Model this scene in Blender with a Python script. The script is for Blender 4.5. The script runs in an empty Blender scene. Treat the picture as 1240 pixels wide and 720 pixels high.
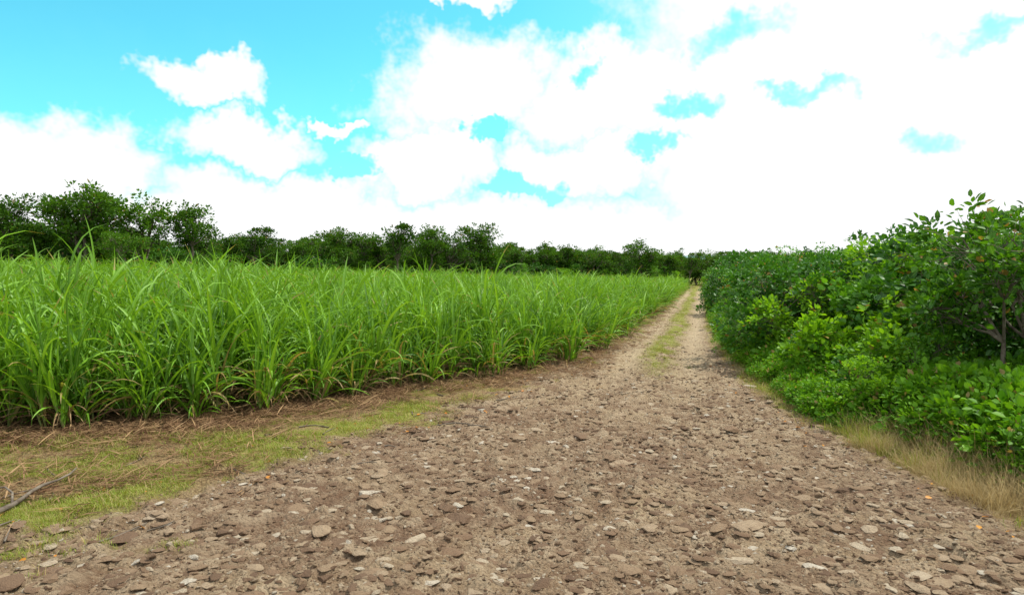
import bpy, math, numpy as np
from mathutils import Vector
rng = np.random.default_rng(7)
scene = bpy.context.scene
scene.view_settings.view_transform = 'Standard'
scene.view_settings.look = 'None'
scene.view_settings.exposure = 0

# ------------------------------------------------------------------ noise
def _h(ix, iy, seed):
    v = np.sin(ix*127.1 + iy*311.7 + seed*74.7)*43758.5453
    return v - np.floor(v)
def vnoise(x, y, seed=0):
    ix = np.floor(x); iy = np.floor(y); fx = x-ix; fy = y-iy
    fx = fx*fx*(3-2*fx); fy = fy*fy*(3-2*fy)
    a = _h(ix,iy,seed); b = _h(ix+1,iy,seed); c = _h(ix,iy+1,seed); d = _h(ix+1,iy+1,seed)
    return (a*(1-fx)+b*fx)*(1-fy)+(c*(1-fx)+d*fx)*fy
def fbm(x, y, seed=0, o=4):
    s = 0; a = .5; t = 0
    for i in range(o):
        s = s+a*vnoise(x, y, seed+i*13); t += a; a *= .5; x = x*2.03+5.1; y = y*2.03+1.7
    return s/t
def sst(a, b, x):
    t = np.clip((x-a)/(b-a), 0, 1); return t*t*(3-2*t)

# ------------------------------------------------------------------ terrain layout (metres)
def base(X, Y): return -4*np.tanh((.0306*X+.023*Y)/4)
CX = [-60,-12,-5.8,-4.3,-2.7,-1.7,-.3,1.3,4,8.7,29.6]
CY = [2.8,6.3,7.5,8.2,10.0,11.5,12.6,15.2,23.4,40,114]
LY = [-10,2,4,4.5,5.7,7.5,10,12.5,23.6,40,115,400]
LX = [-12,-6.5,-4.0,-3.4,-2.9,-2.0,-.7,.45,4.3,8.9,29.9,109.2]
RY = [-10,2,5.5,8.2,11.9,15,20,32,75,115,400]
RX = [7,4.9,4.15,4.05,4.45,5.0,6.0,9.2,21.3,32.4,111.7]
def dcane(X, Y):
    e = .05
    s = (np.interp(X+e,CX,CY)-np.interp(X-e,CX,CY))/(2*e)
    return (Y-np.interp(X,CX,CY))/np.sqrt(1+s*s)
def slope(Y, ys, xs):
    return (np.interp(Y+.3,ys,xs)-np.interp(Y-.3,ys,xs))/.6
def dleft(X, Y):
    s = slope(Y,LY,LX); return (X-np.interp(Y,LY,LX))/np.sqrt(1+s*s)
def dright(X, Y):
    s = slope(Y,RY,RX); return (np.interp(Y,RY,RX)-X)/np.sqrt(1+s*s)
def wob(X, Y): return (fbm(X*1.3,Y*1.3,3,5)-.5)*1.7*np.clip(1.2-Y/40,.3,1)
def masks(X, Y):
    dl = dleft(X,Y)+wob(X,Y); dr = dright(X,Y)+wob(X+40,Y)*.5
    d = np.minimum(dl, dr)
    road = sst(-.45,.3,d)
    u = X-.278*Y
    c = np.exp(-((u+1.0+.12*np.sin(Y*.4))/.34)**2)*sst(12,20,Y)
    c = c*np.maximum(sst(.30,.48,fbm(X*2,Y*1.1,9,3)+.1*sst(20,40,Y)), sst(40,90,Y))
    grass = (1-sst(-.6,.6,dl))*sst(.44,.60,fbm(X*1.9,Y*1.9,21,5)+.03)*.95
    grass = np.maximum(grass, c*1.3)
    grass = np.maximum(grass, (1-sst(-.3,.3,dr))*.8*sst(6,12,Y))
    grass = np.maximum(grass, sst(75,105,Y)*(1-.6*np.exp(-((u+1.75)/.35)**2)-.6*np.exp(-((u+.25)/.35)**2)))
    rut = (np.exp(-((u+1.75)/.38)**2)+np.exp(-((u+.2)/.38)**2))*sst(9,18,Y)
    return road, np.clip(grass,0,1), np.clip(rut,0,1)
def rocks(X, Y, sc, seed):
    gx = X*sc+ (vnoise(X*sc*1.1,Y*sc*1.1,seed+5)-.5)*1.1; gy = Y*sc+(vnoise(X*sc*1.1,Y*sc*1.1,seed+6)-.5)*1.1
    ix = np.floor(gx); iy = np.floor(gy); best = np.full(X.shape, 9.); hh = np.zeros(X.shape)
    for a in (-1,0,1):
        for b in (-1,0,1):
            cx = ix+a+.15+.7*_h(ix+a,iy+b,seed); cy = iy+b+.15+.7*_h(ix+a,iy+b,seed+1)
            d = np.hypot(gx-cx, gy-cy); h = _h(ix+a,iy+b,seed+2)
            m = d < best; best = np.where(m,d,best); hh = np.where(m,h,hh)
    return np.clip((.5-best)*4,0,1)*hh**2
def rockmask(X, Y): return np.clip(rocks(X,Y,4.0,50)*1.3+rocks(X,Y,10,60)*.8,0,1)
def disp(X, Y):
    u = X-.278*Y
    z = (fbm(X*.8,Y*.8,31,3)-.5)*.13 + (fbm(X*4,Y*4,32,4)-.5)*.10
    z = z + rocks(X,Y,4.0,50)*.036+rocks(X,Y,10,60)*.024
    z = z + (fbm(X*18,Y*18,33,3)-.5)*.034
    z = z - .06*(np.exp(-((u+1.75)/.4)**2)+np.exp(-((u+.2)/.4)**2))*sst(8,16,Y)
    return z
def edge_d(X, Y): return np.minimum(dleft(X,Y)+.6, dright(X,Y)+.35)
def surf(X, Y):
    e = edge_d(X,Y)
    f = sst(0,.35,e)
    return base(X,Y)+np.where(e>0, disp(X,Y)*f+.01*f+.004, (fbm(X*3,Y*3,40,3)-.5)*.05*sst(0,.4,-e))

# ------------------------------------------------------------------ mesh helpers
def mesh_from(name, V, F, attrs=None, smooth=True, fmat=None):
    me = bpy.data.meshes.new(name)
    V = np.asarray(V, dtype=np.float32); n = len(V)
    me.vertices.add(n); me.vertices.foreach_set('co', V.ravel())
    if isinstance(F, np.ndarray): F = [F]
    loops = np.concatenate([f.ravel() for f in F]).astype(np.int32)
    sizes = np.concatenate([np.full(len(f), f.shape[1]) for f in F]).astype(np.int32)
    starts = np.concatenate([[0], np.cumsum(sizes)[:-1]]).astype(np.int32)
    me.loops.add(len(loops)); me.loops.foreach_set('vertex_index', loops)
    me.polygons.add(len(sizes)); me.polygons.foreach_set('loop_start', starts)
    me.update(calc_edges=True)
    if smooth: me.polygons.foreach_set('use_smooth', np.ones(len(sizes), dtype=bool))
    if fmat is not None: me.polygons.foreach_set('material_index', np.asarray(fmat, dtype=np.int32))
    for k, a in (attrs or {}).items():
        a = np.asarray(a, dtype=np.float32)
        if a.ndim == 1:
            at = me.attributes.new(k,'FLOAT','POINT'); at.data.foreach_set('value', a)
        else:
            at = me.attributes.new(k,'FLOAT_COLOR','POINT'); at.data.foreach_set('color', a.ravel())
    me.validate(); me.update()
    return me
def link(name, me, mats=(), coll=None):
    ob = bpy.data.objects.new(name, me)
    for m in mats: me.materials.append(m)
    (coll or scene.collection).objects.link(ob)
    return ob
def grid_faces(nr, nc):
    i = np.arange(nr-1)[:,None]*nc+np.arange(nc-1)[None,:]
    i = i.ravel(); return np.stack([i,i+1,i+nc+1,i+nc],1)

class Acc:
    """accumulates geometry: verts, faces, lc colour (r rand, g dry, b across, a along), material"""
    def __init__(s): s.V=[];s.F3=[];s.F4=[];s.M3=[];s.M4=[];s.C=[];s.n=0
    def add(s,V,F,C,m):
        V=np.asarray(V).reshape(-1,3); F=np.asarray(F)+s.n
        s.V.append(V); s.C.append(np.asarray(C).reshape(-1,4)); s.n+=len(V)
        if F.shape[1]==3: s.F3.append(F); s.M3.append(np.full(len(F),m))
        else: s.F4.append(F); s.M4.append(np.full(len(F),m))
    def mesh(s,name,smooth=True):
        F=[];M=[]
        if s.F3: F.append(np.concatenate(s.F3)); M+=s.M3
        if s.F4: F.append(np.concatenate(s.F4)); M+=s.M4
        return mesh_from(name,np.concatenate(s.V),F,{'lc':np.concatenate(s.C)},smooth,np.concatenate(M))

def norm(v): return v/np.maximum(np.linalg.norm(v,axis=-1,keepdims=True),1e-9)

def blades(acc, root, az, L, w, th0, bend, segs, rnd, dry, mat, fold=.22, twist=None, pw=1.6, tipw=.75):
    n=len(L); root=np.asarray(root,float)
    hd=np.stack([np.cos(az),np.sin(az),np.zeros(n)],1); sd=np.stack([-np.sin(az),np.cos(az),np.zeros(n)],1)
    up=np.array([0,0,1.])
    p=root.copy(); V=np.zeros((n,segs+1,3,3)); C=np.zeros((n,segs+1,3,4))
    if twist is None: twist=np.zeros(n)
    for k in range(segs+1):
        t=k/segs
        th=th0+bend*t**pw
        d=hd*np.sin(th)[:,None]+up*np.cos(th)[:,None]
        nn=hd*(-np.cos(th))[:,None]+up*np.sin(th)[:,None]
        tw=twist*t; s2=sd*np.cos(tw)[:,None]+nn*np.sin(tw)[:,None]; n2=nn*np.cos(tw)[:,None]-sd*np.sin(tw)[:,None]
        ww=(w*(.55+.45*min(1,t*4))*max(0.02,(1-t**2.2))**tipw)[:,None]*.5
        V[:,k,0]=p-s2*ww; V[:,k,1]=p-n2*ww*fold*2; V[:,k,2]=p+s2*ww
        C[:,k,:,0]=rnd[:,None]; C[:,k,:,1]=dry[:,None]; C[:,k,0,2]=1; C[:,k,2,2]=1; C[:,k,:,3]=t
        p=p+d*(L/segs)[:,None]
        p[:,2]=np.maximum(p[:,2],.02)
    o=(np.arange(n)*(segs+1)*3)[:,None]
    fs=[]
    for k in range(segs):
        for c in (0,1):
            a=k*3+c; fs.append(np.concatenate([o+a,o+a+1,o+a+4,o+a+3],1))
    acc.add(V,np.concatenate(fs),C,mat)

LT=np.array([[0,0,0],[-.36,.28,.05],[.36,.28,.05],[-.33,.66,.03],[.33,.66,.03],[0,1,-.12],[0,.5,-.05]])
LF=np.array([[0,6,1],[1,6,3],[3,6,5],[0,2,6],[2,4,6],[4,5,6]])
ST=np.array([[0,0,0],[-.4,.5,.1],[.4,.5,.1],[0,1,-.08]]); SF=np.array([[0,3,1],[0,2,3]])
def leaves(acc, P, D, N, L, asp, rnd, dry, mat, simple=False):
    T,F=(ST,SF) if simple else (LT,LF)
    D=norm(D); S=norm(np.cross(D,N)); N=np.cross(S,D)
    V=P[:,None]+T[None,:,0:1]*(S*(L*asp)[:,None])[:,None]+T[None,:,1:2]*(D*L[:,None])[:,None]+T[None,:,2:3]*(N*L[:,None])[:,None]
    n=len(P);k=len(T); C=np.zeros((n,k,4)); C[:,:,0]=rnd[:,None]; C[:,:,1]=dry[:,None]; C[:,:,2]=np.minimum(1,np.abs(T[:,0])*2.6)[None]; C[:,:,3]=T[:,1][None]
    acc.add(V,(np.arange(n)*k)[:,None,None].repeat(len(F),1).reshape(-1,1)+np.tile(F,(n,1)),C,mat)
def tube(acc, pts, rad, sides, mat, rnd=.5):
    pts=np.asarray(pts,float); n=len(pts); T=norm(np.gradient(pts,axis=0))
    ref=np.array([.31,.2,.93]) if abs(T[0,2])<.9 else np.array([1.,.1,0])
    S=norm(np.cross(T,ref)); B=np.cross(T,S)
    a=np.arange(sides)/sides*2*np.pi
    V=pts[:,None]+(np.cos(a)[None,:,None]*S[:,None]+np.sin(a)[None,:,None]*B[:,None])*np.asarray(rad)[:,None,None]
    F=[]
    for i in range(n-1):
        for j in range(sides):
            j2=(j+1)%sides; F.append([i*sides+j,i*sides+j2,(i+1)*sides+j2,(i+1)*sides+j])
    C=np.zeros((n*sides,4)); C[:,0]=rnd
    acc.add(V,np.array(F),C,mat)
def curve(a,b,r,k=5,amp=.08,lift=0.):
    t=np.linspace(0,1,k)[:,None]; a=np.array(a,float); b=np.array(b,float); Ln=np.linalg.norm(b-a)
    p=a+(b-a)*t; j=r.normal(0,amp*Ln,(k,3)); j[0]=0;j[-1]=0
    p=p+j*.6; p[:,2]+= (np.sin(t[:,0]*np.pi)*lift*Ln); return p

# ------------------------------------------------------------------ materials
def newmat(name):
    m=bpy.data.materials.new(name); m.use_nodes=True; nt=m.node_tree; nt.nodes.clear(); return m,nt
class NT:
    def __init__(s,nt): s.nt=nt
    def n(s,t,**k):
        nd=s.nt.nodes.new(t)
        for a,b in k.items(): setattr(nd,a,b)
        return nd
    def l(s,a,b): s.nt.links.new(a,b)
    def math(s,op,a,b=None,c=None,clamp=False):
        nd=s.n('ShaderNodeMath',operation=op); nd.use_clamp=clamp
        for i,v in enumerate((a,b,c)):
            if v is None: continue
            if isinstance(v,(int,float)): nd.inputs[i].default_value=v
            else: s.l(v,nd.inputs[i])
        return nd.outputs[0]
    def mix(s,f,a,b,bt='MIX'):
        nd=s.n('ShaderNodeMix',data_type='RGBA',blend_type=bt)
        for i,v in ((0,f),(6,a),(7,b)):
            if isinstance(v,(int,float)): nd.inputs[i].default_value=v
            elif isinstance(v,tuple): nd.inputs[i].default_value=(*v,1) if len(v)==3 else v
            else: s.l(v,nd.inputs[i])
        return nd.outputs[2]
    def noise(s,vec,scale,detail=4,rough=.55,out=0):
        nd=s.n('ShaderNodeTexNoise'); nd.inputs['Scale'].default_value=scale; nd.inputs['Detail'].default_value=detail; nd.inputs['Roughness'].default_value=rough
        if vec is not None: s.l(vec,nd.inputs['Vector'])
        return nd.outputs[out]
    def ramp(s,f,stops):
        nd=s.n('ShaderNodeValToRGB'); cr=nd.color_ramp
        while len(cr.elements)<len(stops): cr.elements.new(.5)
        for e,(p,c) in zip(cr.elements,stops): e.position=p; e.color=(*c,1) if isinstance(c,tuple) else (c,c,c,1)
        s.l(f,nd.inputs[0]); return nd.outputs[0]
    def attr(s,name,out='Fac'):
        nd=s.n('ShaderNodeAttribute',attribute_name=name); return nd.outputs[out]

def leafmat(name, dark, light, drycol, rib=None, trans=.38, gloss=.03, inst=.35, rough=.5, tipdry=0.0, hue=(1.3,1.15,.5)):
    m,nt=newmat(name); b=NT(nt)
    sep=b.n('ShaderNodeSeparateColor'); b.l(b.attr('lc','Color'),sep.inputs[0]); al=b.attr('lc','Alpha')
    oi=b.n('ShaderNodeObjectInfo').outputs['Random']
    f=b.math('ADD',b.math('MULTIPLY',sep.outputs[0],1-inst),b.math('MULTIPLY',oi,inst),clamp=True)
    col=b.mix(f,dark,light)
    if rib: 
        r=b.math('SUBTRACT',1,b.math('MULTIPLY',sep.outputs[2],6),clamp=True)
        col=b.mix(b.math('MULTIPLY',r,.6),col,rib)
    d=sep.outputs[1]
    if tipdry: d=b.math('ADD',d,b.math('MULTIPLY',b.math('GREATER_THAN',b.math('MULTIPLY',al,b.math('ADD',sep.outputs[0],.15)),.97),tipdry),clamp=True)
    col=b.mix(d,col,drycol)
    di=b.n('ShaderNodeBsdfDiffuse'); b.l(col,di.inputs[0])
    tc=b.mix(1.0,col,hue,'MULTIPLY')
    tr=b.n('ShaderNodeBsdfTranslucent'); b.l(tc,tr.inputs[0])
    m1=b.n('ShaderNodeMixShader'); m1.inputs[0].default_value=trans; b.l(di.outputs[0],m1.inputs[1]); b.l(tr.outputs[0],m1.inputs[2])
    out=m1.outputs[0]
    if gloss>0:
        gl=b.n('ShaderNodeBsdfGlossy'); gl.inputs['Roughness'].default_value=rough
        m2=b.n('ShaderNodeMixShader'); m2.inputs[0].default_value=gloss; b.l(out,m2.inputs[1]); b.l(gl.outputs[0],m2.inputs[2]); out=m2.outputs[0]
    o=b.n('ShaderNodeOutputMaterial'); b.l(out,o.inputs[0])
    return m
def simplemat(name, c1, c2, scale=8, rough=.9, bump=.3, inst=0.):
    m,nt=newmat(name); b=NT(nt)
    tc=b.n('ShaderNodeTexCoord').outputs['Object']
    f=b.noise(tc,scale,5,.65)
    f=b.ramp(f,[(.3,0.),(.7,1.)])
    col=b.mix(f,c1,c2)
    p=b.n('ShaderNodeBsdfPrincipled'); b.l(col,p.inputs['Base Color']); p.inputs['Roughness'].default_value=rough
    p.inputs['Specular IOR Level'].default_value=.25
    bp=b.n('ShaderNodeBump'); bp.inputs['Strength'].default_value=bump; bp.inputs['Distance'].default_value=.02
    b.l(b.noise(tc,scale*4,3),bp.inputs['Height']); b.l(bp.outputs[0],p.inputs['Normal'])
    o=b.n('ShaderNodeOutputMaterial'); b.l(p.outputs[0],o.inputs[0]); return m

M_cane=leafmat('cane_leaf',(.030,.13,.005),(.25,.51,.030),(.38,.27,.11),rib=(.40,.56,.16),trans=.33,gloss=.03,tipdry=.8,inst=.3)
M_stalk=simplemat('cane_stalk',(.10,.16,.03),(.2,.2,.07),6)
M_bush=leafmat('shrub_leaf',(.014,.075,.004),(.15,.41,.014),(.3,.2,.06),trans=.36,gloss=.03,rib=(.2,.4,.06))
M_bushd=leafmat('shrub_leaf_dark',(.008,.05,.005),(.07,.24,.015),(.3,.2,.06),trans=.28,gloss=.035,rough=.45,rib=(.12,.28,.05))
M_bushy=leafmat('shrub_leaf_young',(.05,.18,.004),(.26,.54,.016),(.35,.25,.06),trans=.42,gloss=.025,rib=(.3,.5,.06))
M_weed=leafmat('weed_leaf',(.035,.15,.006),(.20,.44,.02),(.35,.27,.1),trans=.36,gloss=.02)
M_tree=leafmat('tree_leaf',(.014,.055,.006),(.11,.26,.018),(.2,.16,.05),trans=.33,gloss=.015)
M_grass=leafmat('grass_blade',(.15,.23,.02),(.32,.38,.06),(.47,.36,.17),trans=.3,gloss=.02)
M_straw=leafmat('straw',(.11,.05,.03),(.40,.27,.14),(.42,.33,.17),trans=.15,gloss=.01,hue=(1,1,1))
M_dead=leafmat('dead_cane_leaf',(.12,.055,.035),(.46,.33,.17),(.42,.33,.17),trans=.2,gloss=.01,hue=(1,1,1))
M_dryg=leafmat('dry_grass',(.30,.21,.09),(.58,.45,.22),(.58,.46,.24),trans=.3,gloss=.02,hue=(1,1,.9))
M_bark=simplemat('bark',(.08,.06,.045),(.22,.19,.15),10)
M_litter=leafmat('fallen_leaf',(.35,.12,.02),(.6,.28,.04),(.5,.25,.05),trans=.15,gloss=.03,hue=(1,1,1))

def stonemat():
    m,nt=newmat('stone'); b=NT(nt); tc=b.n('ShaderNodeTexCoord').outputs['Object']
    oi=b.n('ShaderNodeObjectInfo').outputs['Random']
    c=b.ramp(oi,[(0.,(.13,.08,.05)),(.3,(.24,.155,.095)),(.6,(.34,.245,.155)),(.85,(.44,.34,.23)),(.95,(.54,.46,.34)),(1.,(.65,.6,.5))])
    c=b.mix(b.ramp(b.noise(tc,2.5,5,.7),[(.35,0.),(.7,.6)]),c,(.18,.115,.075))
    p=b.n('ShaderNodeBsdfPrincipled'); b.l(c,p.inputs['Base Color']); p.inputs['Roughness'].default_value=.88; p.inputs['Specular IOR Level'].default_value=.2
    bp=b.n('ShaderNodeBump'); bp.inputs['Strength'].default_value=.6; bp.inputs['Distance'].default_value=.15
    b.l(b.noise(tc,5,5,.7),bp.inputs['Height']); b.l(bp.outputs[0],p.inputs['Normal'])
    o=b.n('ShaderNodeOutputMaterial'); b.l(p.outputs[0],o.inputs[0]); return m
M_stone=stonemat()

def groundmat(name):
    m,nt=newmat(name); b=NT(nt); tc=b.n('ShaderNodeTexCoord').outputs['Object']
    road=b.attr('road'); grass=b.attr('grass'); rut=b.attr('rut'); litter_fac=b.attr('litter'); rock=b.attr('rock'); damp=b.attr('damp')
    n1=b.noise(tc,.9,5,.6); n2=b.noise(tc,7,7,.7); n3=b.noise(tc,45,5,.7); n4=b.noise(tc,160,2,.6)
    g=b.ramp(n2,[(.35,(.13,.08,.048)),(.5,(.27,.18,.112)),(.65,(.44,.325,.21))])
    v=b.n('ShaderNodeTexVoronoi'); v.inputs['Scale'].default_value=34; b.l(tc,v.inputs['Vector'])
    vs=b.n('ShaderNodeSeparateColor'); b.l(v.outputs['Color'],vs.inputs[0])
    g=b.mix(.5,g,b.ramp(vs.outputs[0],[(0.,(.095,.058,.036)),(.45,(.25,.165,.10)),(.8,(.42,.31,.2)),(1.,(.62,.52,.38))]))
    v2=b.n('ShaderNodeTexVoronoi'); v2.inputs['Scale'].default_value=100; b.l(tc,v2.inputs['Vector'])
    vs2=b.n('ShaderNodeSeparateColor'); b.l(v2.outputs['Color'],vs2.inputs[0])
    g=b.mix(.4,g,b.ramp(vs2.outputs[1],[(0.,(.095,.06,.038)),(.6,(.29,.205,.13)),(1.,(.62,.5,.36))]))
    g=b.mix(b.ramp(n1,[(.4,0.),(.62,.5)]),g,(.42,.325,.20))
    g=b.mix(b.math('MULTIPLY',b.ramp(b.noise(tc,2.3,5,.65),[(.46,0.),(.62,.85)]),.9),g,(.155,.088,.052))
    g=b.mix(b.math('MULTIPLY',damp,.55),g,(.15,.087,.056))
    g=b.mix(b.math('MULTIPLY',rock,.6),g,b.mix(b.noise(tc,3,2),(.28,.20,.13),(.60,.49,.34)))
    g=b.mix(b.math('MULTIPLY',rut,.6),g,(.52,.42,.28))
    soil=b.ramp(n3,[(.3,(.13,.08,.04)),(.5,(.28,.2,.10)),(.7,(.42,.34,.17))])
    soil=b.mix(b.math('MULTIPLY',litter_fac,.75),soil,(.17,.085,.05))  # reddish-brown dry leaf litter on the soil along and under the cane
    c=b.mix(road,soil,g)
    gf=b.math('MULTIPLY',grass,b.ramp(n3,[(.3,.3),(.6,1.)]),clamp=True)
    gc=b.ramp(n4,[(.3,(.15,.20,.025)),(.55,(.27,.30,.05)),(.75,(.40,.36,.12))])
    c=b.mix(gf,c,gc)
    p=b.n('ShaderNodeBsdfPrincipled'); b.l(c,p.inputs['Base Color']); p.inputs['Roughness'].default_value=.95; p.inputs['Specular IOR Level'].default_value=.1
    hsum=b.math('ADD',b.math('MULTIPLY',n3,.7),b.math('ADD',b.math('MULTIPLY',n4,.2),b.math('MULTIPLY',b.math('SUBTRACT',1,v.outputs['Distance']),.6)))
    bp=b.n('ShaderNodeBump'); bp.inputs['Strength'].default_value=1.; bp.inputs['Distance'].default_value=.05
    b.l(hsum,bp.inputs['Height']); b.l(bp.outputs[0],p.inputs['Normal'])
    o=b.n('ShaderNodeOutputMaterial'); b.l(p.outputs[0],o.inputs[0]); return m
M_ground=groundmat('soil_and_gravel')

# ------------------------------------------------------------------ ground
def graded(lo, hi, c, fine, growth):
    out=[c]; s=fine
    x=c
    while x<hi: s=max(fine,abs(x-c)*growth); x+=s; out.append(x)
    x=c; l=[]
    while x>lo: s=max(fine,abs(x-c)*growth); x-=s; l.append(x)
    return np.array(l[::-1]+out)
xs=graded(-3000,3000,0,.07,.022); ys=graded(-300,4000,6,.07,.022)
X,Y=np.meshgrid(xs,ys); X=X.ravel();Y=Y.ravel()
e=edge_d(X,Y)
Z=base(X,Y)+(fbm(X*3,Y*3,40,3)-.5)*.05*sst(0,.4,-e)-.14*sst(0,.5,e)
Z=np.where(Y>116,base(X,Y),Z)
rd,gr,rt=masks(X,Y)
rd=np.where((Y>118),0,rd)
gr=np.maximum(gr,sst(60,110,np.hypot(X,Y)))
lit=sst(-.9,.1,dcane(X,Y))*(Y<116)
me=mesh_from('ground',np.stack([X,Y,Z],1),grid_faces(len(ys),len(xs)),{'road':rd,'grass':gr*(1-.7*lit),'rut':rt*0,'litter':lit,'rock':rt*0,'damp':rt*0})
link('ground',me,[M_ground])
# road sheet
r=[-5.]; 
while r[-1]<118: r.append(r[-1]+max(.018,abs(r[-1])*.0052))
r=np.array(r); nc=520
v=np.linspace(0,1,nc)
XL=np.interp(r,LY,LX)-.6*np.sqrt(1+slope(r,LY,LX)**2)+.02; XR=np.interp(r,RY,RX)+.35*np.sqrt(1+slope(r,RY,RX)**2)-.02
X=(XL[:,None]+(XR-XL)[:,None]*v[None]).ravel(); Y=np.repeat(r,nc)
rd,gr,rt=masks(X,Y)
damp=(1-sst(5,12,Y))*sst(.25,.55,fbm(X*.7,Y*.9,120,4))*sst(0,.8,edge_d(X,Y))
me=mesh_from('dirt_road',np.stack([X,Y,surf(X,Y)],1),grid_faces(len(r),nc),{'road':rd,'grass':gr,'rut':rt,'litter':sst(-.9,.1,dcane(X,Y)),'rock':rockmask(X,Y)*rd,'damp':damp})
link('dirt_road',me,[M_ground])

# ------------------------------------------------------------------ scatter through geometry nodes
def scatter(name, pts, rot, scl, idx, variants):
    coll=bpy.data.collections.new(name+'_parts')
    for i,me in enumerate(variants):
        o=bpy.data.objects.new('%s_part_%02d'%(name,i),me); coll.objects.link(o)
    n=len(pts); me=bpy.data.meshes.new(name); me.vertices.add(n); me.vertices.foreach_set('co',np.asarray(pts,dtype=np.float32).ravel())
    a=me.attributes.new('rot','FLOAT_VECTOR','POINT'); a.data.foreach_set('vector',np.asarray(rot,dtype=np.float32).ravel())
    a=me.attributes.new('scl','FLOAT_VECTOR','POINT'); a.data.foreach_set('vector',np.asarray(scl,dtype=np.float32).ravel())
    a=me.attributes.new('idx','INT','POINT'); a.data.foreach_set('value',np.asarray(idx,dtype=np.int32))
    me.update()
    ob=bpy.data.objects.new(name,me); scene.collection.objects.link(ob)
    g=bpy.data.node_groups.new(name,'GeometryNodeTree')
    g.interface.new_socket('Geometry',in_out='INPUT',socket_type='NodeSocketGeometry'); g.interface.new_socket('Geometry',in_out='OUTPUT',socket_type='NodeSocketGeometry')
    N=g.nodes; gi=N.new('NodeGroupInput'); go=N.new('NodeGroupOutput')
    ip=N.new('GeometryNodeInstanceOnPoints'); ci=N.new('GeometryNodeCollectionInfo'); ci.inputs['Collection'].default_value=coll
    ci.inputs['Separate Children'].default_value=True; ci.inputs['Reset Children'].default_value=True
    def na(nm,t):
        q=N.new('GeometryNodeInputNamedAttribute'); q.data_type=t; q.inputs['Name'].default_value=nm; return [o for o in q.outputs if o.enabled][0]
    g.links.new(gi.outputs[0],ip.inputs['Points']); g.links.new(ci.outputs[0],ip.inputs['Instance'])
    ip.inputs['Pick Instance'].default_value=True
    g.links.new(na('idx','INT'),ip.inputs['Instance Index'])
    er=N.new('FunctionNodeEulerToRotation'); g.links.new(na('rot','FLOAT_VECTOR'),er.inputs[0]); g.links.new(er.outputs[0],ip.inputs['Rotation'])
    g.links.new(na('scl','FLOAT_VECTOR'),ip.inputs['Scale']); g.links.new(ip.outputs[0],go.inputs[0])
    md=ob.modifiers.new('scatter','NODES'); md.node_group=g
    return ob
def setmats(me,mats):
    for m in mats: me.materials.append(m)
    return me

# ------------------------------------------------------------------ stones
def stone_mesh(i):
    import bmesh
    bm=bmesh.new(); bmesh.ops.create_icosphere(bm,subdivisions=3,radius=1)
    r=np.random.default_rng(100+i)
    co=np.array([v.co[:] for v in bm.verts])
    for k in range(11):
        n=norm(r.normal(size=3)); d=r.uniform(.45,.85); q=co@n; co=co-np.clip(q-d,0,None)[:,None]*n
    co*= np.array([1,r.uniform(.6,.95),r.uniform(.4,.7)])
    co*=(1+.05*np.sin(co@r.normal(size=3)*6))[:,None]
    for v,c in zip(bm.verts,co): v.co=c
    me=bpy.data.meshes.new('stone'); bm.to_mesh(me); bm.free(); 
    return setmats(me,[M_stone])
SV=[stone_mesh(i) for i in range(8)]
n=170000
Yp=np.exp(rng.uniform(np.log(2.4),np.log(40),n)); Xp=Yp*rng.uniform(-.95,.9,n)
rd,gr,rt=masks(Xp,Yp); dens=fbm(Xp*1.1,Yp*1.1,77,3)
keep=(rd>.3)&(rng.random(n)<np.clip(.1+rd*(.5+1.8*(dens-.35)),0,1)*(1-.6*rt)*(1-.7*gr))&(edge_d(Xp,Yp)>.1)
Xp=Xp[keep];Yp=Yp[keep]; n=len(Xp)
sz=.0058*(1-rng.random(n))**(-1/1.45); sz=np.clip(sz*np.clip(Yp/6,.8,1.8),.005,.06)
big=rng.random(n)<.007; sz[big]=rng.uniform(.05,.13,big.sum())
flat=np.where(sz>.04,.42,1.)
zz=surf(Xp,Yp)+sz*.0
scatter('road_stones',np.stack([Xp,Yp,zz],1),np.stack([rng.normal(0,.25,n)*(flat>.9),rng.normal(0,.25,n)*(flat>.9),rng.uniform(0,6.28,n)],1),np.stack([sz*rng.uniform(.9,1.4,n),sz,sz*flat],1),rng.integers(0,8,n),SV)

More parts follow.
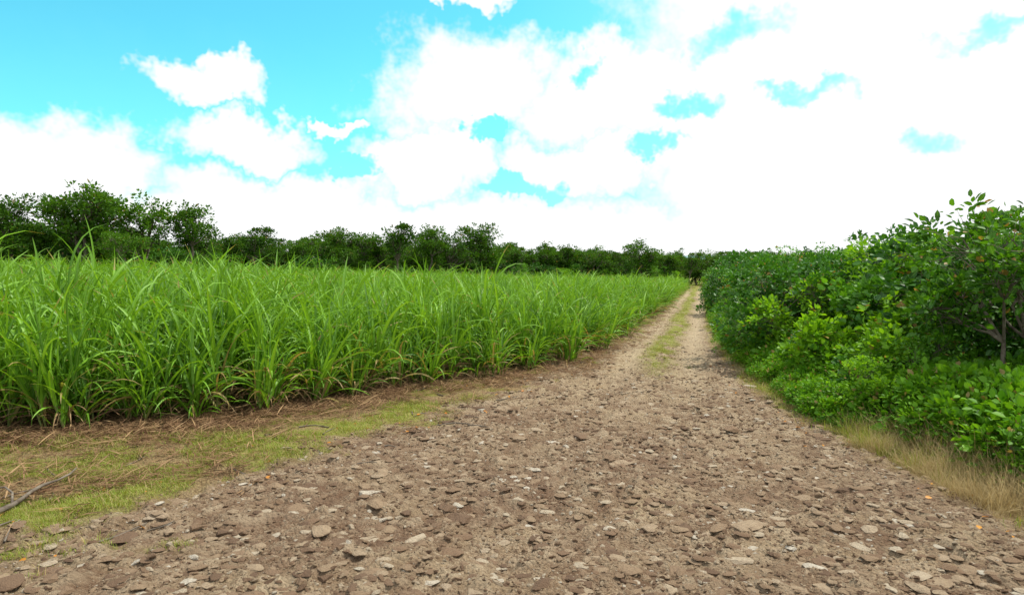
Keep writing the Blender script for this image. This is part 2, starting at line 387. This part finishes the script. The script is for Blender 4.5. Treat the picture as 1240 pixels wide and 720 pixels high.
# ------------------------------------------------------------------ sugarcane
def cane(i, edge):
    r=np.random.default_rng(200+i); acc=Acc()
    ns=r.integers(4,7)
    for s in range(ns):
        a=r.uniform(0,6.28); q=r.uniform(.02,.3); x0=np.array([np.cos(a)*q,np.sin(a)*q,0]); lean=r.uniform(0,.28); la=a+r.normal(0,.6)
        h=r.uniform(.25,.85)
        top=x0+np.array([np.cos(la)*lean*h,np.sin(la)*lean*h,h])
        tube(acc,[x0,(x0+top)/2,top],[.014,.013,.008],4,1)
        m=r.integers(7,11); t=np.sort(r.uniform(.05,1,m)); root=x0+(top-x0)*t[:,None]
        az=la+np.where(np.arange(m)%2,0,np.pi)+r.normal(0,.8,m)
        L=r.uniform(.85,1.5,m)*(.8+.35*t); th0=np.radians(r.uniform(4,34,m)*(1.25-.7*t)); bend=np.radians(r.uniform(20,170,m))*(1.15-.35*t)
        dry=(r.random(m)<(.30 if edge else .1)*(t<.45)).astype(float)*r.uniform(.5,1,m)
        bend=bend+dry*.8; 
        blades(acc,root,az,L,r.uniform(.032,.066,m),th0,bend,9,np.clip(r.random(m)*.75+r.uniform(0,.3),0,1),dry,0,twist=r.normal(0,.8,m),pw=r.choice([1.4,2.,2.6]))
    k=ns
    a=r.uniform(0,6.28,k); q=r.uniform(0,.25,k)
    blades(acc,np.stack([np.cos(a)*q,np.sin(a)*q,r.uniform(.3,.7,k)],1),r.uniform(0,6.28,k),r.uniform(.8,1.45,k),r.uniform(.022,.045,k),np.radians(r.uniform(2,18,k)),np.radians(r.uniform(5,70,k)),7,r.random(k),np.zeros(k),0,pw=2.2)
    if edge:
        k=24; a=r.uniform(0,6.28,k); q=r.uniform(.05,.3,k)
        blades(acc,np.stack([np.cos(a)*q,np.sin(a)*q,r.uniform(.0,.4,k)],1),a+r.normal(0,.5,k),r.uniform(.5,1.2,k),r.uniform(.025,.055,k),np.radians(r.uniform(8,50,k)),np.radians(r.uniform(50,125,k)),8,r.random(k),r.choice([0,0,.0,.9],k),0,twist=r.normal(0,1.,k),pw=1.3)
        k=24; a=r.uniform(0,6.28,k); q=r.uniform(.0,.25,k)
        blades(acc,np.stack([np.cos(a)*q,np.sin(a)*q,r.uniform(.03,.3,k)],1),a+r.normal(0,.5,k),r.uniform(.3,.8,k),r.uniform(.012,.03,k),np.radians(r.uniform(30,80,k)),np.radians(r.uniform(50,110,k)),7,r.random(k),np.zeros(k),2,twist=r.normal(0,1.6,k),pw=.9)
    return setmats(acc.mesh('cane_clump'),[M_cane,M_stalk,M_dead])
CV=[cane(i,False) for i in range(9)]+[cane(20+i,True) for i in range(6)]
P=[];S=[];I=[]
TX=[-140,-60,-35,-12,22,40]; TY=[40,50,56,80,108,112]
for (y0,y1,sp) in ((3,20,.50),(20,45,.70),(45,115,1.15)):
    gx,gy=np.meshgrid(np.arange(-110,36,sp),np.arange(y0,y1,sp)); gx=gx.ravel()+rng.normal(0,sp*.35,gx.size); gy=gy.ravel()+rng.normal(0,sp*.35,gy.size)
    d=dcane(gx,gy); k=(d>.08+.5*(vnoise(gx*1.2,gy*1.2,5)-.4))&(gy<np.interp(gx,TX,TY))&(np.abs(gx)<gy*.88+4)
    gx=gx[k];gy=gy[k];d=d[k]
    hs=.68+.48*fbm(gx*.5,gy*.5,88,3)+rng.normal(0,.12,len(gx)); hs*=np.where(d<.6,.92,1.)
    ws=np.maximum(hs,.75)*(1.05 if sp<.55 else 1.25 if sp<.75 else 1.55)
    P.append(np.stack([gx,gy,base(gx,gy)-.02],1)); S.append(np.stack([ws,ws,hs],1)); I.append(np.where(d<.75,rng.integers(9,15,len(gx)),rng.integers(0,9,len(gx))))
P=np.concatenate(P);S=np.concatenate(S);I=np.concatenate(I);n=len(P)
scatter('sugarcane_field',P,np.stack([rng.normal(0,.09,n),rng.normal(0,.09,n),rng.uniform(0,6.28,n)],1),S,I,CV)

# ------------------------------------------------------------------ straw litter + verge grass
def litter_mesh(i):
    r=np.random.default_rng(300+i); acc=Acc(); k=20
    root=np.stack([r.normal(0,.12,k),r.normal(0,.12,k),r.uniform(.0,.03,k)],1)
    blades(acc,root,r.uniform(0,6.28,k),r.uniform(.06,.26,k),r.uniform(.004,.012,k),np.radians(r.uniform(70,92,k)),np.radians(r.normal(6,14,k)),3,r.random(k)**1.5,np.zeros(k),0,twist=r.normal(0,.8,k))
    return setmats(acc.mesh('straw'),[M_straw])
def tuft_mesh(i,k=40,L=(.04,.13),w=(.003,.006),sp=.06,dryp=.3,mat=None):
    r=np.random.default_rng(400+i); acc=Acc()
    root=np.stack([r.normal(0,sp,k),r.normal(0,sp,k),np.zeros(k)],1)
    blades(acc,root,r.uniform(0,6.28,k),r.uniform(*L,k),r.uniform(*w,k),np.radians(r.uniform(5,55,k)),np.radians(r.uniform(10,90,k)),4,r.random(k),(r.random(k)<dryp)*r.uniform(.5,1,k),0)
    return setmats(acc.mesh('tuft'),[mat or M_grass])
LV=[litter_mesh(i) for i in range(6)]; GV=[tuft_mesh(i) for i in range(6)]
n=30000
Yp=np.exp(rng.uniform(np.log(3.),np.log(60),n)); Xp=Yp*rng.uniform(-1,.45,n); d=dcane(Xp,Yp)
pr=1.3*np.exp(-((d+.2)/.45)**2)+.22*sst(.5,-.5,dleft(Xp,Yp))*(d<0)*sst(.4,.6,fbm(Xp,Yp,66,3))
k=rng.random(n)<pr*.8; Xp=Xp[k];Yp=Yp[k];n=len(Xp); s=rng.uniform(.7,1.5,n)
scatter('dry_cane_litter',np.stack([Xp,Yp,surf(Xp,Yp)+.003],1),np.stack([rng.normal(0,.06,n),rng.normal(0,.06,n),rng.uniform(0,6.28,n)],1),np.stack([s,s,s],1),rng.integers(0,6,n),LV)
n=60000
Yp=np.exp(rng.uniform(np.log(3.),np.log(110),n)); Xp=Yp*rng.uniform(-1,.9,n)
rd,gr,rt=masks(Xp,Yp); dc=dcane(Xp,Yp)
pr=gr*np.where(dc>-.3,.2,1)*np.clip(1.1-rd*.3,0,1)+ .03*(rd<.6)
k=(rng.random(n)<pr)&(dc<.2)&(dright(Xp,Yp)>-1.0); Xp=Xp[k];Yp=Yp[k];n=len(Xp)
s=rng.uniform(.4,1.1,n)*(.5+Yp/60+.5*(dright(Xp,Yp)<0))*(.5+1.2*fbm(Xp*.8,Yp*.8,55,3))
scatter('verge_grass',np.stack([Xp,Yp,surf(Xp,Yp)-.003],1),np.stack([np.zeros(n),np.zeros(n),rng.uniform(0,6.28,n)],1),np.stack([s*1.3,s*1.3,s],1),rng.integers(0,6,n),GV)
# fallen leaves
acc=Acc(); k=190; Yp=rng.uniform(4,16,k); side=rng.random(k)<.5
Xp=np.where(side,np.interp(Yp,LY,LX)-rng.uniform(-.6,1.2,k),np.interp(Yp,RY,RX)+rng.uniform(-.6,.6,k))
P=np.stack([Xp,Yp,surf(Xp,Yp)+.02],1); a=rng.uniform(0,6.28,k)
leaves(acc,P,np.stack([np.cos(a),np.sin(a),rng.normal(0,.15,k)],1),np.stack([rng.normal(0,.3,k),rng.normal(0,.3,k),np.ones(k)],1),rng.uniform(.03,.07,k),np.full(k,.8),rng.random(k),np.zeros(k),0)
link('fallen_leaves',acc.mesh('fallen_leaves'),[M_litter])
# dead branch and cane stubs
acc=Acc(); rr=np.random.default_rng(5)
yy=np.linspace(4.7,6.2,11); xx=-3.95+rr.normal(0,.02,11)-.05*(yy-4.7); z=surf(xx,yy)+np.linspace(.03,.08,11)
tube(acc,np.column_stack([xx,yy,z]),np.linspace(.026,.007,11)*rr.uniform(.85,1.2,11),7,0)
tube(acc,[[xx[4],yy[4],z[4]],[-4.1,5.5,z[4]+.03],[-4.22,5.58,z[4]+.05],[-4.4,5.62,z[4]+.02]],[.012,.01,.008,.004],5,0)
link('fallen_branch',acc.mesh('fallen_branch'),[M_bark])
acc=Acc()
for k in range(34):
    y=rr.uniform(4.6,13); x=np.interp(y,LY,LX)-rr.uniform(-.9,1.6); a=rr.uniform(0,3.14); L=rr.uniform(.12,.45)
    q=np.array([[x,y],[x+np.cos(a)*L*.5+rr.normal(0,.02),y+np.sin(a)*L*.5],[x+np.cos(a)*L,y+np.sin(a)*L]])
    tube(acc,np.column_stack([q,surf(q[:,0],q[:,1])+.012]),np.array([.009,.008,.005])*rr.uniform(.6,1.5),5,0)
link('scattered_twigs',acc.mesh('scattered_twigs'),[M_bark])

# ------------------------------------------------------------------ woody plants
def woody(seed,H,R,lobes,ncl,crad,nl,leaf,asp,simple,mats_,trunk_r,base_h=.15,stems=3,droop=0.,open_=.0,dryp=.02,shell=.6):
    r=np.random.default_rng(seed); acc=Acc(); hubs=[]
    lc=[]
    for i in range(lobes):
        a=r.uniform(0,6.28); q=R*np.sqrt(r.random())*.8; z=H*(base_h+ (1-base_h)*r.uniform(.1,.85))
        lr=R*r.uniform(.26,.5); z=min(z,H-lr*.7)
        lc.append((np.array([np.cos(a)*q,np.sin(a)*q,max(z,lr*.5+H*base_h*.6)]),lr))
    lc[0]=(np.array([r.normal(0,R*.2),r.normal(0,R*.2),H-R*.36]),R*.4)
    st=[]
    for s in range(stems):
        a=r.uniform(0,6.28); b0=np.array([np.cos(a),np.sin(a),0])*trunk_r*(1.5 if stems>1 else 0); b0[2]=-.1
        tp=np.array([r.normal(0,R*.2),r.normal(0,R*.2),H*r.uniform(.35,.6)])
        p=curve(b0,tp,r,6,.05); tube(acc,p,np.linspace(trunk_r,trunk_r*.55,6),7,1); st.append(p)
    sp=np.concatenate(st)
    for c,lr in lc:
        cand=sp[sp[:,2]<c[2]+.05*H]; cand=cand if len(cand) else sp
        s=cand[np.argmin(np.linalg.norm(cand-c,axis=1)+r.uniform(0,.3*R,len(cand)))]
        p=curve(s,c,r,5,.07,.08); tube(acc,p,np.linspace(trunk_r*.45,trunk_r*.16,5),5,1); hubs.append(p)
    P=[];D=[];Q=[];per=ncl//lobes
    for (c,lr),hp in zip(lc,hubs):
        for k in range(per):
            d=norm(r.normal(size=3)+np.array([0,0,.35])); q=c+d*lr*r.uniform(shell,1.2)*np.array([1,1,.8])
            if q[2]<H*base_h*.5: q[2]=H*base_h*.5+r.uniform(0,.1)
            if open_ and r.random()<open_: continue
            s=hp[r.integers(2,5)]
            tube(acc,curve(s,q,r,3,.1),[trunk_r*.13,trunk_r*.09,trunk_r*.04],3,1)
            m=int(nl*r.uniform(.5,1.3)); o=norm(r.normal(size=(m,3)))*(crad*r.random((m,1))**.5)*np.array([1,1,.7])*r.uniform(.6,1.3)
            P.append(q+o); D.append(norm(o)*1.0+d*.5+np.array([0,0,.25-droop])+r.normal(0,.35,(m,3)))
            Q.append(np.clip(r.random(m)*.6+r.random()*.6-.1,0,1))
    P=np.concatenate(P);D=np.concatenate(D);m=len(P)
    N=np.array([0,0,1.])+r.normal(0,.55,(m,3))
    leaves(acc,P,D,N,leaf*r.uniform(.6,1.3,m),np.full(m,asp)*r.uniform(.8,1.2,m),np.concatenate(Q),(r.random(m)<dryp).astype(float),0,simple)
    return setmats(acc.mesh('woody'),mats_)
SB=[M_bush,M_bark]; SD=[M_bushd,M_bark]; SY=[M_bushy,M_bark]
SHR=[woody(500+i,2.2,1.2,8,165,.17,19,.095 if i%2 else .08,.95 if i%2 else .75,False,[SB,SB,SD,SY,SB,SD][i],.03,base_h=.05,stems=4) for i in range(6)]
SHR+= [woody(520+i,2.1,1.1,8,100,.19,15,.16,1.0,False,[SY,SD][i],.03,base_h=.05,stems=4) for i in range(2)]
WD=[woody(540+i,.55,.45,6,54,.11,16,.05 if i%2 else .065,.9,False,[M_weed,M_bark],.008,base_h=.02,stems=5,dryp=.04) for i in range(5)]
def plants(Xp,Yp,s,idx,name,V,sq=.12):
    n=len(Xp); scatter(name,np.stack([Xp,Yp,base(Xp,Yp)-.03],1),np.stack([rng.normal(0,.08,n),rng.normal(0,.08,n),rng.uniform(0,6.28,n)],1),np.stack([s*rng.uniform(1-sq,1+sq,n),s*rng.uniform(1-sq,1+sq,n),s],1),idx,V)
# thicket to the right
P=[]
y=2.5
while y<125:
    st=.95+y*.014; ex=np.interp(y,RY,RX)
    o=(.95 if y>9 else 1.45)+ .8*vnoise(np.array([y*.55]),np.array([3.]),14)[0]
    while o<4+ min(7,y*.35):
        x=ex+o+rng.normal(0,.25); yy=y+rng.normal(0,.3)
        h=.50+.52*sst(.8,3.2,o)+rng.normal(0,.13)+1.3*(fbm(np.array([x*.4]),np.array([yy*.4]),91,2)[0]-.5)
        if yy<8.0: h*=.82
        elif yy<20: h=h*.96+.04
        h+= .35*sst(20,45,yy)
        if np.hypot(x-6.6,yy-9.2)<1.0: h=min(h,1.0)
        P.append((x,yy,h)); o+=st*rng.uniform(.8,1.2)
    y+=st
P=np.array(P); n=len(P)
ii=rng.integers(0,6,n); near=(P[:,1]<13)&(rng.random(n)<.45); ii[near]=rng.integers(6,8,near.sum())
plants(P[:,0],P[:,1],np.clip(P[:,2],.42,1.9),ii,'roadside_thicket',SHR)
# weeds at the thicket foot
n=4200; Yp=np.exp(rng.uniform(np.log(3),np.log(110),n)); o=rng.uniform(.12,2.2,n); Xp=np.interp(Yp,RY,RX)+o*np.sqrt(1+slope(Yp,RY,RX)**2)+.15
k=(rng.random(n)<1-.3*(o<.4))&~((Yp<9)&(o<.95)); Xp=Xp[k];Yp=Yp[k];o=o[k];n=len(Xp)
plants(Xp,Yp,(.35+.85*np.minimum(o,1.5)/1.5)*rng.uniform(.7,1.35,n)*(1+Yp/100),rng.integers(0,5,n),'roadside_weeds',WD)
TG=[tuft_mesh(30+i,90,(.25,.6),(.004,.009),.07,.12) for i in range(3)]; TD=[tuft_mesh(40+i,320,(.15,.5),(.0025,.005),.11,.3,M_dryg) for i in range(3)]
n=300; Yp=np.exp(rng.uniform(np.log(6.5),np.log(60),n)); Xp=np.interp(Yp,RY,RX)+rng.uniform(.2,1.3,n)
plants(Xp,Yp,rng.uniform(.4,.9,n),rng.integers(0,3,n),'long_grass',TG)
k=120; ty=rng.uniform(4.2,9.5,k); to=rng.uniform(.1,1.3,k); tx=np.interp(ty,RY,RX)+to
plants(tx,ty,rng.uniform(.5,1.15,k)*(.6+.6*to)*np.clip(1.25-(ty-6)*.12,.6,1.2),rng.integers(0,3,k),'dry_grass_tussocks',TD)
k=130; ty=rng.uniform(4.2,22,k); tx=np.interp(ty,RY,RX)+rng.uniform(-.2,.5,k)
plants(tx,ty,rng.uniform(.2,.45,k),rng.integers(0,3,k),'short_dry_grass',TD)

# small trees standing out of the thicket
def stree(seed,x,y,H,R,mt,**k):
    me=woody(seed,H,R,k.get('l',10),k.get('c',150),.2,18,k.get('lf',.11),.8,False,mt,.05,base_h=.42,stems=2,open_=.15)
    o=link('small_tree',me); o.location=(x,y,base(x,y))
stree(611,6.75,9.3,3.1,1.25,SB,lf=.11,l=12,c=230); stree(602,8.9,11.4,3.4,1.4,SD); stree(603,9.5,16.5,3.2,1.4,SD); stree(604,10.4,22,3.0,1.6,SD); stree(605,14.6,34,3.7,2.0,SB); stree(606,8.3,14.2,3.0,1.1,SY)

# trees
TB=[M_tree,M_bark]
TR=[woody(700+i,6.6,r_,l_,c_,.5,34,.25,.8,True,TB,.17,base_h=b_,stems=s_,open_=.12,shell=.4) for i,(r_,l_,c_,b_,s_) in enumerate([(2.9,13,160,.34,1),(2.4,11,125,.42,1),(3.2,14,170,.26,2),(2.2,9,100,.46,1),(2.8,11,140,.2,2),(3.4,13,140,.4,1)])]
def tree(v,x,y,s,rz):
    o=bpy.data.objects.new('broadleaf_tree',TR[v]); scene.collection.objects.link(o); o.location=(x,y,base(x,y)-.05); o.scale=(s,s,s*1.04); o.rotation_euler=(0,0,rz)
for a in [(0,-39,54,1.0,0),(2,-34.5,55,1.2,1),(5,-31.5,57,1.08,2),(1,-27,58,1.0,3),(0,-43,53,.95,4),(4,-29.5,52,.62,.5),(3,-23.5,62,.8,1.9),(4,-36.5,57,1.1,5),
          (3,-13,78,1.05,1),(1,-9.5,81,1.03,2.2),(5,-6.5,84,.98,3.1),(0,-3.5,87,1.15,.4),(2,19,101,1.05,4.4),(3,27,104,.8,1.4),(5,34,118,.9,1.),(4,12,99,.8,2.)]: tree(*a)
P=[]
for k in range(1500):
    x=rng.uniform(-100,150); yl=np.interp(x,TX+[150],TY+[150]); y=yl+2.5+rng.exponential(11)
    if abs(x)>y*.88+3: continue
    u=x-.278*y
    if -3.5<u<2.5 and y<122: continue
    if x>26+.1*y and y<100: continue
    s=rng.uniform(.46,.82)+(.16 if rng.random()<.2 else 0)
    if x<-24: s*=.85
    P.append((x,y,s))
P=np.array(P)
plants(P[:,0],P[:,1],P[:,2],rng.integers(0,6,len(P)),'distant_trees',TR,.2)
P=[(x,np.interp(x,TX,TY)+rng.uniform(0,3.)) for x in np.arange(-60,27,.95)]
P=np.array(P); plants(P[:,0],P[:,1],rng.uniform(.8,1.6,len(P)),rng.integers(0,6,len(P)),'hedgerow',SHR)

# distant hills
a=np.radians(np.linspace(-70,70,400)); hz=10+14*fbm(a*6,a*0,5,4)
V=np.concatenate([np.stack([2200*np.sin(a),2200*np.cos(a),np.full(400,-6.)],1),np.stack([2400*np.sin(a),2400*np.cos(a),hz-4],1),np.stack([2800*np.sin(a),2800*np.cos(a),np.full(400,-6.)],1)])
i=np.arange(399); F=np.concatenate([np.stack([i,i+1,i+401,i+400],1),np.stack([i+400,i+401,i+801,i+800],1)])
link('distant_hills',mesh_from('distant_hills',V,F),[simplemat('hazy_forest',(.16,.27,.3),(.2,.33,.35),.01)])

# ------------------------------------------------------------------ sky
SUN_AZ=math.radians(62); SUN_EL=math.radians(58)
w=bpy.data.worlds.new('World'); scene.world=w; w.use_nodes=True; nt=w.node_tree; nt.nodes.clear(); b=NT(nt)
sky=b.n('ShaderNodeTexSky',sky_type='NISHITA'); sky.sun_disc=False; sky.sun_elevation=SUN_EL; sky.sun_rotation=SUN_AZ; sky.ozone_density=1.0
gen=b.n('ShaderNodeTexCoord').outputs['Generated']
sx=b.n('ShaderNodeSeparateXYZ'); b.l(gen,sx.inputs[0])
az=b.math('MULTIPLY',b.math('ARCTAN2',sx.outputs[0],sx.outputs[1]),57.2958); el=b.math('MULTIPLY',b.math('ARCSINE',sx.outputs[2]),57.2958)
cx=b.n('ShaderNodeCombineXYZ'); b.l(az,cx.inputs[0]); b.l(el,cx.inputs[1])
def vm(op,a,bb,c=None):
    nd=b.n('ShaderNodeVectorMath',operation=op)
    for i,v in enumerate((a,bb,c)):
        if v is None: continue
        if isinstance(v,tuple): nd.inputs[i].default_value=v
        else: b.l(v,nd.inputs[i])
    return nd
nz=b.noise(gen,6.5,5,.7,out=1)
p=vm('MULTIPLY_ADD',vm('SUBTRACT',nz,(.5,.5,.5)).outputs[0],(15,10,0),cx.outputs[0]).outputs[0]
ps=b.n('ShaderNodeSeparateXYZ'); b.l(p,ps.inputs[0])
POS=[(-24.4,12.8,3.9,1.3),(-21.2,9.4,5.2,1.6),(-12.9,10.9,2.2,.6),(-34.5,6.5,6.5,3.2),(-4.1,14,6.6,4.0),(9,13.2,8,3.2),(-6.2,7.3,5.6,2.6),(6.2,7.6,5.5,2.6),(-6.9,21.3,8,1.),(-18.7,4.8,9,2.2)]
NEG=[(17.5,16.6,5,1.8),(6.6,14.6,2.2,1.1),(14.2,12.1,3,1.3),(23.5,11.9,3.8,1.0),(30.1,7.3,2.8,1.7),(11,8.6,3.2,1.3),(1.7,5.4,3.2,1.2),(34,14.7,5,1.1),(-1.2,9.8,2.6,1.),(-12,7.6,2.6,1.1)]
def blob(c):
    q=vm('MULTIPLY_ADD',p,(1/c[2],1/c[3],0),(-c[0]/c[2],-c[1]/c[3],0)).outputs[0]
    return b.math('SUBTRACT',1,vm('DOT_PRODUCT',q,q).outputs['Value'])
acc_=b.math('MULTIPLY_ADD',ps.outputs[0],.2,-2.3)   # the cloud bank thickens to the right
for c in POS: acc_=b.math('MAXIMUM',acc_,blob(c))
hz=b.math('MULTIPLY_ADD',ps.outputs[1],-.5,2.1)
acc_=b.math('MINIMUM',b.math('MAXIMUM',b.math('MAXIMUM',acc_,hz),-1.5),.75)
g1=b.math('MULTIPLY_ADD',el,.12,-2.9,); g1=b.math('MAXIMUM',g1,b.math('MULTIPLY_ADD',b.math('ABSOLUTE',az),.12,-5.0)); g1=b.math('MINIMUM',b.math('MAXIMUM',g1,0),1)
nb=b.math('MULTIPLY_ADD',b.noise(gen,2.5,3,.6),6,-2.6)
acc_=b.math('ADD',acc_,b.math('MULTIPLY',g1,b.math('SUBTRACT',b.math('MAXIMUM',nb,-1),acc_)))
for c in NEG:
    v=b.math('MAXIMUM',blob(c),0); acc_=b.math('SUBTRACT',acc_,b.math('MULTIPLY',v,1.45))
fine=b.noise(gen,22,3,.6); acc_=b.math('ADD',acc_,b.math('MULTIPLY_ADD',fine,.9,-.45))
mr=b.n('ShaderNodeMapRange',interpolation_type='SMOOTHSTEP'); b.l(acc_,mr.inputs[0]); mr.inputs[1].default_value=-.85; mr.inputs[2].default_value=.4
sk=b.mix(1.0,sky.outputs[0],(.75,2.5,2.2),'MULTIPLY')
wisp=b.math('MULTIPLY_ADD',ps.outputs[1],-.03,.5,clamp=True)
sk=b.mix(b.math('MULTIPLY',wisp,.6),sk,(4.,10.,10.5))
sk=b.mix(b.math('MULTIPLY_ADD',az,.012,.0,clamp=True),sk,(6.,10.2,10.6))
fin=b.mix(mr.outputs[0],sk,(10.6,10.7,10.8))
bg=b.n('ShaderNodeBackground'); bg.inputs[1].default_value=.1; b.l(fin,bg.inputs[0])
o=b.n('ShaderNodeOutputWorld'); b.l(bg.outputs[0],o.inputs[0])

sd=Vector((math.sin(SUN_AZ)*math.cos(SUN_EL),math.cos(SUN_AZ)*math.cos(SUN_EL),math.sin(SUN_EL)))
L=bpy.data.lights.new('sun','SUN'); L.energy=4.8; L.angle=math.radians(1.0); L.color=(1,.95,.84)
lo=bpy.data.objects.new('sun',L); scene.collection.objects.link(lo); lo.rotation_euler=sd.to_track_quat('Z','Y').to_euler(); lo.location=(0,0,50)

cam=bpy.data.cameras.new('camera'); cam.lens=24; cam.sensor_width=36; cam.clip_end=9000; cam.clip_start=.05
co=bpy.data.objects.new('camera',cam); scene.collection.objects.link(co); co.location=(0,0,2.0); co.rotation_euler=(math.radians(90-3.32),0,0)
scene.camera=co
